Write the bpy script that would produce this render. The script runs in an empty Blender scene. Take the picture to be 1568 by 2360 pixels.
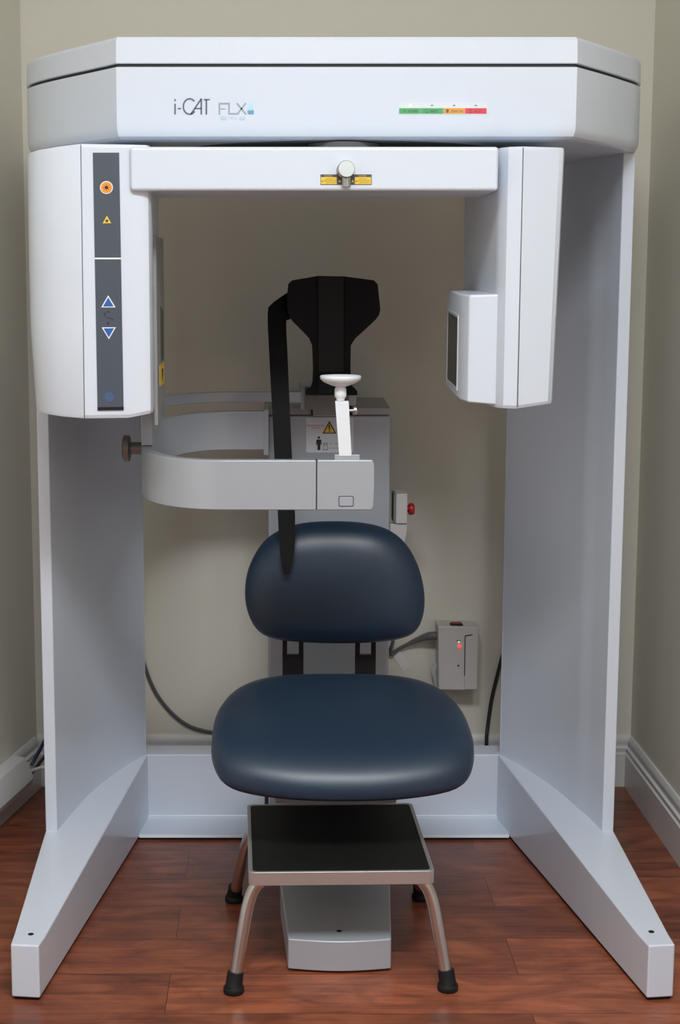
import bpy, bmesh, math, random
from mathutils import Vector, Matrix

random.seed(4)
scene = bpy.context.scene
COL = scene.collection
PI = math.pi

# ------------------------------------------------------------------ camera
FPX, PPX, PPY, CAMH = 3600.0, 640.0, 1180.0, 1.28
PITCH = math.atan2(530.0, FPX)
cam_d = bpy.data.cameras.new('camera')
cam_d.sensor_fit = 'VERTICAL'
cam_d.sensor_height = 24.0
cam_d.lens = FPX / 2360.0 * 24.0
cam_d.shift_x = (784.0 - PPX) / 2360.0
cam_d.shift_y = 0.0
cam_d.clip_start = 0.05
cam = bpy.data.objects.new('camera', cam_d)
cam.location = (0, 0, CAMH)
cam.rotation_euler = (PI / 2 - PITCH, 0, 0)
COL.objects.link(cam)
scene.camera = cam

# ------------------------------------------------------------------ world, lights, exposure
world = bpy.data.worlds.new('world')
scene.world = world
world.use_nodes = True
world.node_tree.nodes['Background'].inputs[0].default_value = (0.93, 0.96, 1.0, 1)
world.node_tree.nodes['Background'].inputs[1].default_value = 0.295


def area_light(name, loc, rot, sx, sy, power, col):
    d = bpy.data.lights.new(name, 'AREA')
    d.shape = 'RECTANGLE'
    d.size, d.size_y = sx, sy
    d.energy = power
    d.color = col
    o = bpy.data.objects.new(name, d)
    o.location = loc
    o.rotation_euler = rot
    COL.objects.link(o)
    return o


def point_light(name, loc, power, radius, col):
    d = bpy.data.lights.new(name, 'POINT')
    d.energy = power
    d.shadow_soft_size = radius
    d.color = col
    o = bpy.data.objects.new(name, d)
    o.location = loc
    COL.objects.link(o)
    return o


point_light('added_fill_light', (0.14, 0.68, 2.70), 14, 0.16, (0.94, 0.97, 1.0))  # added point light, no globe fixture: spreads the troffer's light onto walls
area_light('ceiling_troffer_light', (0.14, 0.68, 2.83), (0, 0, 0), 1.2, 0.6, 96, (0.94, 0.97, 1.0))
area_light('ceiling_troffer_light_rear', (0.05, -1.8, 2.83), (0, 0, 0), 1.2, 0.6, 16, (0.94, 0.97, 1.0))

scene.view_settings.view_transform = 'Standard'
scene.view_settings.look = 'None'
scene.view_settings.exposure = -0.24
scene.view_settings.gamma = 1.0
scene.view_settings.use_curve_mapping = False


# ------------------------------------------------------------------ helpers
def ray(u, v):
    a = (u - PPX) / FPX
    b = (PPY - v) / FPX
    c, s = math.cos(PITCH), math.sin(PITCH)
    return Vector((a, c + b * s, -s + b * c))


def P(u, v, Y):
    d = ray(u, v)
    return d * (Y / d.y) + Vector((0, 0, CAMH))


def RP(u, v, p, n):
    d = ray(u, v)
    o = Vector((0, 0, CAMH))
    return o + d * ((Vector(p) - o).dot(n) / d.dot(n))


def srgb(r, g, b):
    def f(c):
        c /= 255.0
        return c / 12.92 if c <= 0.04045 else ((c + 0.055) / 1.055) ** 2.4
    return (f(r), f(g), f(b), 1)


MATS = {}


def mat(name, col, rough=0.5, metal=0.0, spec=0.5, bump=None, emit=None, coat=0.0, vary=0.0, aniso=None, alpha=None):
    if name in MATS:
        return MATS[name]
    m = bpy.data.materials.new(name)
    m.use_nodes = True
    nt = m.node_tree
    b = nt.nodes['Principled BSDF']
    if len(col) == 3:
        col = (*col, 1)
    b.inputs['Base Color'].default_value = col
    b.inputs['Roughness'].default_value = rough
    b.inputs['Metallic'].default_value = metal
    b.inputs['Specular IOR Level'].default_value = spec
    b.inputs['Coat Weight'].default_value = coat
    tc = nt.nodes.new('ShaderNodeTexCoord')
    if vary:
        n = nt.nodes.new('ShaderNodeTexNoise')
        n.inputs['Scale'].default_value = 6.0
        n.inputs['Detail'].default_value = 5
        nt.links.new(tc.outputs['Object'], n.inputs['Vector'])
        r = nt.nodes.new('ShaderNodeMapRange')
        r.inputs['To Min'].default_value = 1 - vary
        r.inputs['To Max'].default_value = 1 + vary
        nt.links.new(n.outputs['Fac'], r.inputs['Value'])
        mx = nt.nodes.new('ShaderNodeVectorMath')
        mx.operation = 'SCALE'
        mx.inputs[0].default_value = col[:3]
        nt.links.new(r.outputs['Result'], mx.inputs['Scale'])
        nt.links.new(mx.outputs['Vector'], b.inputs['Base Color'])
    if bump:
        n = nt.nodes.new('ShaderNodeTexNoise')
        n.inputs['Scale'].default_value = bump[0]
        n.inputs['Detail'].default_value = 3
        nt.links.new(tc.outputs['Object'], n.inputs['Vector'])
        bp = nt.nodes.new('ShaderNodeBump')
        bp.inputs['Strength'].default_value = bump[1]
        bp.inputs['Distance'].default_value = 0.002
        nt.links.new(n.outputs['Fac'], bp.inputs['Height'])
        nt.links.new(bp.outputs['Normal'], b.inputs['Normal'])
    if emit:
        b.inputs['Emission Color'].default_value = (*emit[:3], 1)
        b.inputs['Emission Strength'].default_value = emit[3]
    if alpha is not None:
        b.inputs['Alpha'].default_value = alpha
    MATS[name] = m
    return m


def floor_material():
    m = bpy.data.materials.new('cherry_plank_floor')
    m.use_nodes = True
    nt = m.node_tree
    L = nt.links.new
    b = nt.nodes['Principled BSDF']
    tc = nt.nodes.new('ShaderNodeTexCoord')
    mp = nt.nodes.new('ShaderNodeMapping')
    mp.inputs['Location'].default_value = (0.20, -0.0365, 0)
    L(tc.outputs['Object'], mp.inputs['Vector'])
    br = nt.nodes.new('ShaderNodeTexBrick')
    br.offset = 0.5
    br.offset_frequency = 2
    br.inputs['Scale'].default_value = 1.0
    br.inputs['Brick Width'].default_value = 1.3
    br.inputs['Row Height'].default_value = 0.16
    br.inputs['Mortar Size'].default_value = 0.0008
    br.inputs['Mortar Smooth'].default_value = 0.3
    br.inputs['Color1'].default_value = (0.0, 0.0, 0.0, 1)
    br.inputs['Color2'].default_value = (1, 1, 1, 1)
    br.inputs['Mortar'].default_value = (0.5, 0.5, 0.5, 1)
    L(mp.outputs['Vector'], br.inputs['Vector'])
    # grain: noise stretched along X, shifted per plank
    sh = nt.nodes.new('ShaderNodeVectorMath')
    sh.operation = 'MULTIPLY_ADD'
    sh.inputs[1].default_value = (13.0, 7.0, 3.0)
    L(br.outputs['Color'], sh.inputs[0])
    L(mp.outputs['Vector'], sh.inputs[2])
    st = nt.nodes.new('ShaderNodeMapping')
    st.inputs['Scale'].default_value = (2.0, 42.0, 1.0)
    L(sh.outputs['Vector'], st.inputs['Vector'])
    n1 = nt.nodes.new('ShaderNodeTexNoise')
    n1.inputs['Scale'].default_value = 1.6
    n1.inputs['Detail'].default_value = 8
    n1.inputs['Roughness'].default_value = 0.65
    n1.inputs['Distortion'].default_value = 0.9
    L(st.outputs['Vector'], n1.inputs['Vector'])
    st2 = nt.nodes.new('ShaderNodeMapping')
    st2.inputs['Scale'].default_value = (5.0, 12.0, 1.0)
    L(sh.outputs['Vector'], st2.inputs['Vector'])
    n2 = nt.nodes.new('ShaderNodeTexNoise')
    n2.inputs['Scale'].default_value = 1.1
    n2.inputs['Detail'].default_value = 4
    n2.inputs['Distortion'].default_value = 1.6
    L(st2.outputs['Vector'], n2.inputs['Vector'])
    ad = nt.nodes.new('ShaderNodeMath')
    ad.operation = 'MULTIPLY_ADD'
    ad.inputs[1].default_value = 0.62
    L(n2.outputs['Fac'], ad.inputs[0])
    mu = nt.nodes.new('ShaderNodeMath')
    mu.operation = 'MULTIPLY'
    mu.inputs[1].default_value = 0.5
    L(n1.outputs['Fac'], mu.inputs[0])
    L(mu.outputs['Value'], ad.inputs[2])
    rp = nt.nodes.new('ShaderNodeValToRGB')
    e = rp.color_ramp.elements
    e[0].position = 0.32
    e[0].color = (0.064, 0.018, 0.010, 1)
    e[1].position = 0.80
    e[1].color = (0.40, 0.125, 0.056, 1)
    x = rp.color_ramp.elements.new(0.55)
    x.color = (0.225, 0.064, 0.031, 1)
    L(ad.outputs['Value'], rp.inputs['Fac'])
    # plank to plank tone
    tn = nt.nodes.new('ShaderNodeMapRange')
    tn.inputs['To Min'].default_value = 0.80
    tn.inputs['To Max'].default_value = 1.20
    L(br.outputs['Color'], tn.inputs['Value'])
    sc = nt.nodes.new('ShaderNodeVectorMath')
    sc.operation = 'SCALE'
    L(rp.outputs['Color'], sc.inputs[0])
    L(tn.outputs['Result'], sc.inputs['Scale'])
    mo = nt.nodes.new('ShaderNodeMix')
    mo.data_type = 'RGBA'
    mo.inputs['B'].default_value = (0.050, 0.017, 0.011, 1)
    L(br.outputs['Fac'], mo.inputs['Factor'])
    L(sc.outputs['Vector'], mo.inputs['A'])
    L(mo.outputs['Result'], b.inputs['Base Color'])
    b.inputs['Roughness'].default_value = 0.34
    b.inputs['Specular IOR Level'].default_value = 0.45
    bp = nt.nodes.new('ShaderNodeBump')
    bp.inputs['Strength'].default_value = 0.12
    bp.inputs['Distance'].default_value = 0.001
    L(n1.outputs['Fac'], bp.inputs['Height'])
    L(bp.outputs['Normal'], b.inputs['Normal'])
    return m


def vinyl_material():
    m = mat('navy_vinyl', (0.012, 0.028, 0.054), 0.38, spec=0.5)
    nt = m.node_tree
    b = nt.nodes['Principled BSDF']
    tc = nt.nodes.new('ShaderNodeTexCoord')
    vo = nt.nodes.new('ShaderNodeTexVoronoi')
    vo.inputs['Scale'].default_value = 520
    nt.links.new(tc.outputs['Object'], vo.inputs['Vector'])
    bp = nt.nodes.new('ShaderNodeBump')
    bp.inputs['Strength'].default_value = 0.10
    bp.inputs['Distance'].default_value = 0.0005
    nt.links.new(vo.outputs['Distance'], bp.inputs['Height'])
    nt.links.new(bp.outputs['Normal'], b.inputs['Normal'])
    return m


M_WALL = mat('beige_wall_paint', (0.75, 0.725, 0.635), 0.75, spec=0.25, bump=(160, 0.10))
M_CEIL = mat('ceiling_white', (0.78, 0.78, 0.76), 0.9)
M_TRIM = mat('white_trim_paint', (0.70, 0.69, 0.69), 0.35, spec=0.5)
M_FLOOR = floor_material()
M_WHITE = mat('white_enamel', (0.635, 0.69, 0.785), 0.30, spec=0.5, coat=0.15)
M_SEAM = mat('dark_seam', (0.03, 0.03, 0.035), 0.7)
M_UNDER = mat('dark_matt_grey', (0.10, 0.095, 0.095), 0.8)
M_SILVER = mat('silver_enamel', (0.43, 0.465, 0.515), 0.34, metal=0.25, spec=0.5, bump=(900, 0.03))
M_SILVER_DARK = mat('satin_grey_enamel', (0.235, 0.235, 0.24), 0.5, metal=0.15)
M_SLATE = mat('slate_membrane', (0.066, 0.081, 0.105), 0.5, spec=0.35)
M_BLACK = mat('black_plastic', (0.007, 0.007, 0.008), 0.5, spec=0.35)
M_BLACK_SOFT = mat('black_foam_pad', (0.013, 0.013, 0.014), 0.75, spec=0.3)
M_STRIP = mat('charcoal_pad', (0.026, 0.026, 0.028), 0.7, spec=0.3)
M_STRAP = mat('black_webbing', (0.012, 0.012, 0.013), 0.85, spec=0.2, bump=(700, 0.4))
M_RUBBER = mat('black_rubber', (0.010, 0.010, 0.011), 0.6, spec=0.3, bump=(500, 0.2))
M_MAT = mat('black_ribbed_mat', (0.006, 0.007, 0.006), 0.55, spec=0.3, bump=(350, 0.3))
M_CHROME = mat('brushed_chrome', (0.64, 0.63, 0.63), 0.24, metal=1.0)
M_KNOB = mat('dark_bronze_knob', (0.24, 0.22, 0.20), 0.35, metal=0.8)
M_ALU = mat('turned_aluminium', (0.36, 0.385, 0.385), 0.36, metal=1.0)
M_CUP = mat('white_plastic', (0.78, 0.825, 0.88), 0.30, spec=0.5)
M_VINYL = vinyl_material()
M_BOX = mat('pale_grey_plastic', (0.60, 0.585, 0.58), 0.45)
M_RED = mat('red_plastic', (0.42, 0.012, 0.016), 0.25, spec=0.6)
M_RED_DARK = mat('dark_red_plastic', (0.22, 0.012, 0.012), 0.4)
M_LED = mat('lit_red_led', (0.9, 0.05, 0.03), 0.4, emit=(1.0, 0.06, 0.05, 1.6))
M_LEDG = mat('lit_green_led', (0.7, 0.95, 0.4), 0.4, emit=(0.72, 1.0, 0.45, 0.9))
M_CORD = mat('grey_cord', (0.105, 0.10, 0.10), 0.55)
M_CORDB = mat('black_cord', (0.022, 0.02, 0.022), 0.5)
M_CORDN = mat('blue_cord', (0.02, 0.05, 0.12), 0.5)
M_TAPE = mat('clear_tape', (0.80, 0.81, 0.80), 0.25)
M_PAPER = mat('label_white', (0.66, 0.70, 0.76), 0.5)
M_YEL = mat('warning_yellow', (0.78, 0.53, 0.05), 0.5)
M_ORA = mat('warning_orange', (0.80, 0.30, 0.03), 0.45)
M_GREEN = mat('status_green', (0.07, 0.36, 0.13), 0.5)
M_AMB = mat('status_amber', (0.72, 0.32, 0.05), 0.5)
M_STRED = mat('status_red', (0.70, 0.045, 0.075), 0.5)
M_BLUE = mat('arrow_blue', (0.02, 0.11, 0.40), 0.45)
M_BLUE_DIM = mat('dim_blue_mark', (0.055, 0.10, 0.20), 0.5)
M_INK = mat('label_ink', (0.02, 0.02, 0.022), 0.6)
M_REDINK = mat('label_red_ink', (0.60, 0.14, 0.14), 0.6)
M_GREYINK = mat('label_grey_ink', (0.30, 0.32, 0.34), 0.6)
M_LOGO = mat('logo_slate_ink', (0.105, 0.13, 0.19), 0.5)
M_LOGO2 = mat('logo_grey_ink', (0.30, 0.345, 0.41), 0.5)
M_LOGO3 = mat('logo_pale_band', (0.52, 0.58, 0.68), 0.5)
M_SKY1 = mat('logo_light_blue', (0.42, 0.68, 0.82), 0.5)
M_SKY2 = mat('logo_mid_blue', (0.11, 0.30, 0.50), 0.5)
M_LABELBAR = mat('status_pale_band', (0.66, 0.71, 0.75), 0.45)
M_WINDOW = mat('dark_window', (0.035, 0.034, 0.032), 0.25)
M_GREYCOVER = mat('grey_moulded_cover', (0.32, 0.32, 0.325), 0.4)

OFF = {}


def thing(name, label, cat, loc, rotz=0.0, group=None):
    o = bpy.data.objects.new(name, None)
    o.empty_display_size = 0.1
    o.location = loc
    o.rotation_euler = (0, 0, rotz)
    o['label'] = label
    o['category'] = cat
    if group:
        o['group'] = group
    COL.objects.link(o)
    OFF[o] = Matrix.Translation(Vector(loc)) @ Matrix.Rotation(rotz, 4, 'Z')
    return o


def finish(name, bm, m, parent=None, bevel=0.0, seg=2, smooth=40, label=None, subsurf=0, local=False):
    bmesh.ops.remove_doubles(bm, verts=bm.verts, dist=1e-6)
    bmesh.ops.recalc_face_normals(bm, faces=bm.faces)
    if parent is not None:
        W = OFF[parent]
        if not local:
            bm.transform(W.inverted())
    else:
        xs = [v.co for v in bm.verts]
        c = Vector(((min(p.x for p in xs) + max(p.x for p in xs)) / 2, (min(p.y for p in xs) + max(p.y for p in xs)) / 2, min(p.z for p in xs)))
        W = Matrix.Translation(c)
        bm.transform(W.inverted())
    me = bpy.data.meshes.new(name)
    bm.to_mesh(me)
    bm.free()
    me.materials.append(m)
    for p in me.polygons:
        p.use_smooth = True
    me.set_sharp_from_angle(angle=math.radians(smooth))
    o = bpy.data.objects.new(name, me)
    COL.objects.link(o)
    if parent is not None:
        o.parent = parent
    else:
        o.location = W.translation
    OFF[o] = W
    if bevel > 0:
        b = o.modifiers.new('bevel', 'BEVEL')
        b.width = bevel
        b.segments = seg
        b.limit_method = 'ANGLE'
        b.angle_limit = math.radians(32)
        b.harden_normals = True
    if subsurf:
        s = o.modifiers.new('subsurf', 'SUBSURF')
        s.levels = s.render_levels = subsurf
    if label:
        o['label'] = label
    return o


def tag(o, label, cat, group=None, kind=None):
    o['label'] = label
    o['category'] = cat
    if group:
        o['group'] = group
    if kind:
        o['kind'] = kind
    return o


def struct(name, bm, m, bevel=0.0, label=None):
    o = finish(name, bm, m, None, bevel)
    o['kind'] = 'structure'
    if label:
        o['label'] = label
    return o


def hull(bm, a, b, closed=True):
    """join two equal rings of points as a solid"""
    va = [bm.verts.new(p) for p in a]
    vb = [bm.verts.new(p) for p in b]
    n = len(va)
    for i in range(n):
        j = (i + 1) % n
        bm.faces.new((va[i], va[j], vb[j], vb[i]))
    bm.faces.new(va[::-1])
    bm.faces.new(vb)


def box(bm, x0, x1, y0, y1, z0, z1):
    hull(bm, [(x0, y0, z0), (x1, y0, z0), (x1, y1, z0), (x0, y1, z0)], [(x0, y0, z1), (x1, y0, z1), (x1, y1, z1), (x0, y1, z1)])


def prism_z(bm, pts, z0, z1):
    hull(bm, [(x, y, z0) for x, y in pts], [(x, y, z1) for x, y in pts])


def prism_y(bm, pts, y0, y1):
    hull(bm, [(x, y0, z) for x, z in pts], [(x, y1, z) for x, z in pts])


def prism_x(bm, pts, x0, x1):
    hull(bm, [(x0, y, z) for y, z in pts], [(x1, y, z) for y, z in pts])


def basis(d):
    d = Vector(d).normalized()
    a = Vector((0, 0, 1)) if abs(d.z) < 0.9 else Vector((1, 0, 0))
    u = d.cross(a).normalized()
    return u, d.cross(u).normalized()


def revolve(bm, p0, axis, prof, seg=32):
    """prof = [(distance along axis, radius)]"""
    p0 = Vector(p0)
    axis = Vector(axis).normalized()
    u, w = basis(axis)
    rings = []
    for t, r in prof:
        c = p0 + axis * t
        if r < 1e-6:
            rings.append([bm.verts.new(c)])
        else:
            rings.append([bm.verts.new(c + (u * math.cos(2 * PI * k / seg) + w * math.sin(2 * PI * k / seg)) * r) for k in range(seg)])
    for a, b in zip(rings, rings[1:]):
        if len(a) == 1 and len(b) == 1:
            continue
        for k in range(seg):
            j = (k + 1) % seg
            if len(a) == 1:
                bm.faces.new((a[0], b[j], b[k]))
            elif len(b) == 1:
                bm.faces.new((a[k], a[j], b[0]))
            else:
                bm.faces.new((a[k], a[j], b[j], b[k]))
    if len(rings[0]) > 1:
        bm.faces.new(rings[0][::-1])
    if len(rings[-1]) > 1:
        bm.faces.new(rings[-1])


def cyl(bm, p0, p1, r0, r1=None, seg=28):
    d = Vector(p1) - Vector(p0)
    revolve(bm, p0, d, [(0, r0), (d.length, r0 if r1 is None else r1)], seg)


def spline(pts, n=8):
    pts = [Vector(p) for p in pts]
    out = []
    for i in range(len(pts) - 1):
        p0 = pts[max(i - 1, 0)]
        p1, p2 = pts[i], pts[i + 1]
        p3 = pts[min(i + 2, len(pts) - 1)]
        for k in range(n):
            t = k / n
            out.append(0.5 * ((2 * p1) + (p2 - p0) * t + (2 * p0 - 5 * p1 + 4 * p2 - p3) * t * t + (3 * p1 - p0 - 3 * p2 + p3) * t ** 3))
    out.append(pts[-1])
    return out


def closed_spline(pts, n=6):
    pts = [Vector(p) for p in pts]
    m = len(pts)
    out = []
    for i in range(m):
        p0, p1, p2, p3 = pts[i - 1], pts[i], pts[(i + 1) % m], pts[(i + 2) % m]
        for k in range(n):
            t = k / n
            out.append(0.5 * ((2 * p1) + (p2 - p0) * t + (2 * p0 - 5 * p1 + 4 * p2 - p3) * t * t + (3 * p1 - p0 - 3 * p2 + p3) * t ** 3))
    return out


def tube(bm, pts, r, seg=14):
    pts = [Vector(p) for p in pts]
    rings = []
    prev = None
    for i, p in enumerate(pts):
        d = (pts[min(i + 1, len(pts) - 1)] - pts[max(i - 1, 0)]).normalized()
        if prev is None:
            u, w = basis(d)
        else:
            u = (prev - d * prev.dot(d)).normalized()
            w = d.cross(u)
        prev = u
        rr = r(i / (len(pts) - 1)) if callable(r) else r
        rings.append([bm.verts.new(p + (u * math.cos(2 * PI * k / seg) + w * math.sin(2 * PI * k / seg)) * rr) for k in range(seg)])
    for a, b in zip(rings, rings[1:]):
        for k in range(seg):
            j = (k + 1) % seg
            bm.faces.new((a[k], a[j], b[j], b[k]))
    bm.faces.new(rings[0][::-1])
    bm.faces.new(rings[-1])


def wall_band(bm, path, thick):
    """path = [(x, y, z0, z1)]: an upright band of given thickness, centred on the path"""
    n = len(path)
    L, R = [], []
    for i in range(n):
        a = Vector(path[max(i - 1, 0)][:2])
        b = Vector(path[min(i + 1, n - 1)][:2])
        d = (b - a).normalized()
        nn = Vector((-d.y, d.x)) * thick / 2
        x, y, z0, z1 = path[i]
        L.append((bm.verts.new((x + nn.x, y + nn.y, z0)), bm.verts.new((x + nn.x, y + nn.y, z1))))
        R.append((bm.verts.new((x - nn.x, y - nn.y, z0)), bm.verts.new((x - nn.x, y - nn.y, z1))))
    for i in range(n - 1):
        bm.faces.new((L[i][0], L[i + 1][0], L[i + 1][1], L[i][1]))
        bm.faces.new((R[i][0], R[i][1], R[i + 1][1], R[i + 1][0]))
        bm.faces.new((L[i][1], L[i + 1][1], R[i + 1][1], R[i][1]))
        bm.faces.new((L[i][0], R[i][0], R[i + 1][0], L[i + 1][0]))
    bm.faces.new((L[0][0], L[0][1], R[0][1], R[0][0]))
    bm.faces.new((L[-1][0], R[-1][0], R[-1][1], L[-1][1]))


NY = Vector((0, -1, 0))


def decal(bm, px, p, n=NY, th=0.0006, lift=0.0):
    """a thin raised plate on the plane (p, n) whose outline is read off the photograph"""
    n = Vector(n).normalized()
    q = [RP(u, v, p, n) for u, v in px]
    hull(bm, [a + n * lift for a in q], [a + n * (lift + th) for a in q])


def circ(u, v, r, n=28, ry=None):
    ry = r if ry is None else ry
    return [(u + r * math.cos(2 * PI * k / n), v + ry * math.sin(2 * PI * k / n)) for k in range(n)]


def rect(u0, v0, u1, v1):
    return [(u0, v1), (u1, v1), (u1, v0), (u0, v0)]


def rrect(u0, v0, u1, v1, r, n=5):
    out = []
    for cx, cy, a in ((u1 - r, v1 - r, 0), (u0 + r, v1 - r, 90), (u0 + r, v0 + r, 180), (u1 - r, v0 + r, 270)):
        for k in range(n + 1):
            t = math.radians(a + 90 * k / n)
            out.append((cx + r * math.cos(t), cy + r * math.sin(t)))
    return out


def stroke(bm, line, w, p, n=NY, th=0.0006, lift=0.0, width2=None):
    """a pen stroke of width w pixels along a pixel polyline, mitred"""
    pts = [Vector(q) for q in line]
    L, R = [], []
    for i, q in enumerate(pts):
        d0 = (q - pts[i - 1]).normalized() if i else None
        d1 = (pts[i + 1] - q).normalized() if i < len(pts) - 1 else None
        if d0 is None:
            d0 = d1
        if d1 is None:
            d1 = d0
        d = (d0 + d1).normalized()
        k = min(1.0 / max(d.dot(d0), 0.35), 2.0)
        nn = Vector((-d.y, d.x)) * (w / 2 * k)
        L.append(q + nn)
        R.append(q - nn)
    for i in range(len(pts) - 1):
        decal(bm, [tuple(L[i]), tuple(L[i + 1]), tuple(R[i + 1]), tuple(R[i])], p, n, th, lift)


def text_into(bm, s, u, v, h, p, n=NY, lift=0.0, th=0.0004, width=None, align='LEFT'):
    """small printed text: baseline starts at pixel (u, v), cap height h pixels, optional total width in pixels"""
    c = bpy.data.curves.new('txt', 'FONT')
    c.body = s
    c.size = 1.0
    o = bpy.data.objects.new('txt', c)
    me = bpy.data.meshes.new_from_object(o)
    bpy.data.objects.remove(o)
    xs = [q.co.x for q in me.vertices]
    ys = [q.co.y for q in me.vertices]
    wx = max(xs) - min(xs)
    hy = max(ys) - min(0, min(ys))
    sy = h / hy
    sx = (width / wx) if width else sy
    n = Vector(n).normalized()
    vs = []
    for q in me.vertices:
        w = RP(u + (q.co.x - min(xs)) * sx, v - q.co.y * sy, p, n)
        vs.append(bm.verts.new(w + n * (lift + th)))
    for f in me.polygons:
        try:
            bm.faces.new([vs[i] for i in f.vertices])
        except ValueError:
            pass
    bpy.data.meshes.remove(me)


def new():
    return bmesh.new()


# ------------------------------------------------------------------ the room
WALL_Y = 3.875
XR = 0.905
LW0 = Vector((-0.617, WALL_Y))          # foot of the left corner
LWD = Vector((-0.190, -1.0)).normalized()   # left wall runs forward and outward
LW1 = LW0 + LWD * 4.2
TOP = 2.85

bm = new()
box(bm, -4.5, 4.5, -3.0, WALL_Y + 0.1, -0.08, 0.0)
struct('floor', bm, M_FLOOR, label='reddish brown wood plank floor')
bm = new()
box(bm, -1.0, XR + 0.12, WALL_Y, WALL_Y + 0.1, 0, TOP)
struct('wall_back', bm, M_WALL)
bm = new()
nl = Vector((-LWD.y, LWD.x))
nl = nl if nl.x < 0 else -nl
prism_z(bm, [tuple(LW0), tuple(LW1), tuple(LW1 + nl * 0.1), tuple(LW0 + nl * 0.1)], 0, TOP)
struct('wall_left', bm, M_WALL)
bm = new()
box(bm, XR, XR + 0.1, 0.2, WALL_Y, 0, TOP)
struct('wall_right', bm, M_WALL)
bm = new()
box(bm, -4.5, 4.5, -3.0, WALL_Y + 0.1, TOP, TOP + 0.06)
struct('ceiling', bm, M_CEIL)

PROF = [(0, 0), (0.016, 0), (0.016, 0.086), (0.0115, 0.089), (0.0115, 0.094), (0.0135, 0.097), (0.0135, 0.101), (0.0075, 0.105),
        (0.0075, 0.111), (0.0095, 0.115), (0.0085, 0.124), (0.004, 0.133), (0, 0.133)]


def baseboard(name, a, b, nrm):
    bm = new()
    a, b, nrm = Vector(a), Vector(b), Vector(nrm).normalized()
    hull(bm, [(a.x + nrm.x * d, a.y + nrm.y * d, z) for d, z in PROF], [(b.x + nrm.x * d, b.y + nrm.y * d, z) for d, z in PROF])
    struct(name, bm, M_TRIM)


baseboard('baseboard_back', (-0.615, WALL_Y), (XR, WALL_Y), (0, -1))
baseboard('baseboard_right', (XR, WALL_Y - 0.016), (XR, 0.2), (-1, 0))
baseboard('baseboard_left', LW0 + LWD * 0.018, LW1, -nl)

# ------------------------------------------------------------------ the scanner
SC = thing('dental_scanner', 'white dental scanner with overhead housing, two curved columns and splayed floor legs', 'scanner', (0.11, 3.15, 0))

# columns: curved upright shells
IN_L = [(-0.463, 3.148), (-0.459, 3.168), (-0.4435, 3.240), (-0.4259, 3.316), (-0.405, 3.384), (-0.381, 3.446), (-0.352, 3.510), (-0.319, 3.569), (-0.311, 3.583)]
COLS = {}
for side in (-1, 1):
    inner = spline([(x, y, 0) for x, y in IN_L], 3)
    inner = [(p.x, p.y) for p in inner]
    outer = [(-0.487, 3.148), (-0.487, 3.23), (-0.482, 3.32), (-0.468, 3.42), (-0.438, 3.52), (-0.395, 3.60), (-0.345, 3.64)]
    outer = [(p.x, p.y) for p in spline([(x, y, 0) for x, y in outer], 3)]
    pts = inner + outer[::-1]
    if side == 1:
        pts = [(0.219 - x + (0.0 if x < -0.44 else -0.004), y) for x, y in pts][::-1]
    bm = new()
    prism_z(bm, pts, 0.05, 1.5325)
    finish('column', bm, M_WHITE, SC, bevel=0.004, smooth=30)

# legs
def leg(inner_f, outer_f, inner_b, outer_c, sgn):
    yf, yc, yb = 2.65, 3.16, 3.60
    ztop = lambda y: 0.106 if y < 2.70 else 0.106 + (y - 2.70) * 0.0745
    ys = [yf, 2.70, 2.9, yc, 3.35, yb]
    ring0, ring1 = [], []
    rows = []
    for y in ys:
        k = (y - yf) / (3.467 - yf)
        xi = inner_f + (inner_b - inner_f) * k
        ko = min((y - yf) / (yc - yf), 1)
        xo = outer_f + (outer_c - outer_f) * ko
        if y > yc:
            xo = outer_c + (inner_b - outer_c) * 0.45 * ((y - yc) / (yb - yc)) ** 1.6
        rows.append((y, xi, xo, ztop(y)))
    bm = new()
    z0 = 0.006
    V = [[bm.verts.new((xi, y, z0)), bm.verts.new((xi, y, zt)), bm.verts.new((xo, y + (0.006 if y == yf else 0), zt)), bm.verts.new((xo, y + (0.006 if y == yf else 0), z0))] for y, xi, xo, zt in rows]
    for a, b in zip(V, V[1:]):
        for k in range(4):
            j = (k + 1) % 4
            bm.faces.new((a[k], a[j], b[j], b[k]))
    bm.faces.new(V[0])
    bm.faces.new(V[-1][::-1])
    o = finish('leg', bm, M_WHITE, SC, bevel=0.0035, seg=3)
    bm = new()
    c = 0.004 * (1 if outer_f > inner_f else -1)
    pr = [(inner_f + c, yf + 0.006), (outer_f - c, yf + 0.012), (outer_c - c, yc), (outer_c + (inner_b - outer_c) * .3, 3.46), (inner_b + c, 3.46)]
    prism_z(bm, pr, 0.0, 0.007)
    finish('rubber_pad', bm, M_RUBBER, o)
    # bolt hole cap near the toe
    bm = new()
    hu, hv = (71, 2149) if sgn < 0 else (1502, 2144)
    q = ray(hu, hv)
    t = (0.1095 - CAMH) / q.z
    w = q * t + Vector((0, 0, CAMH))
    cyl(bm, (w.x, w.y, 0.098), (w.x, w.y, ztop(w.y) + 0.0007), 0.0052, seg=24)
    finish('bolt_hole', bm, M_BLACK, o, label='small dark bolt hole')


leg(-0.4274, -0.4790, -0.3225, -0.4880, -1)
leg(0.6640, 0.7130, 0.5400, 0.7065, 1)

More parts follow.
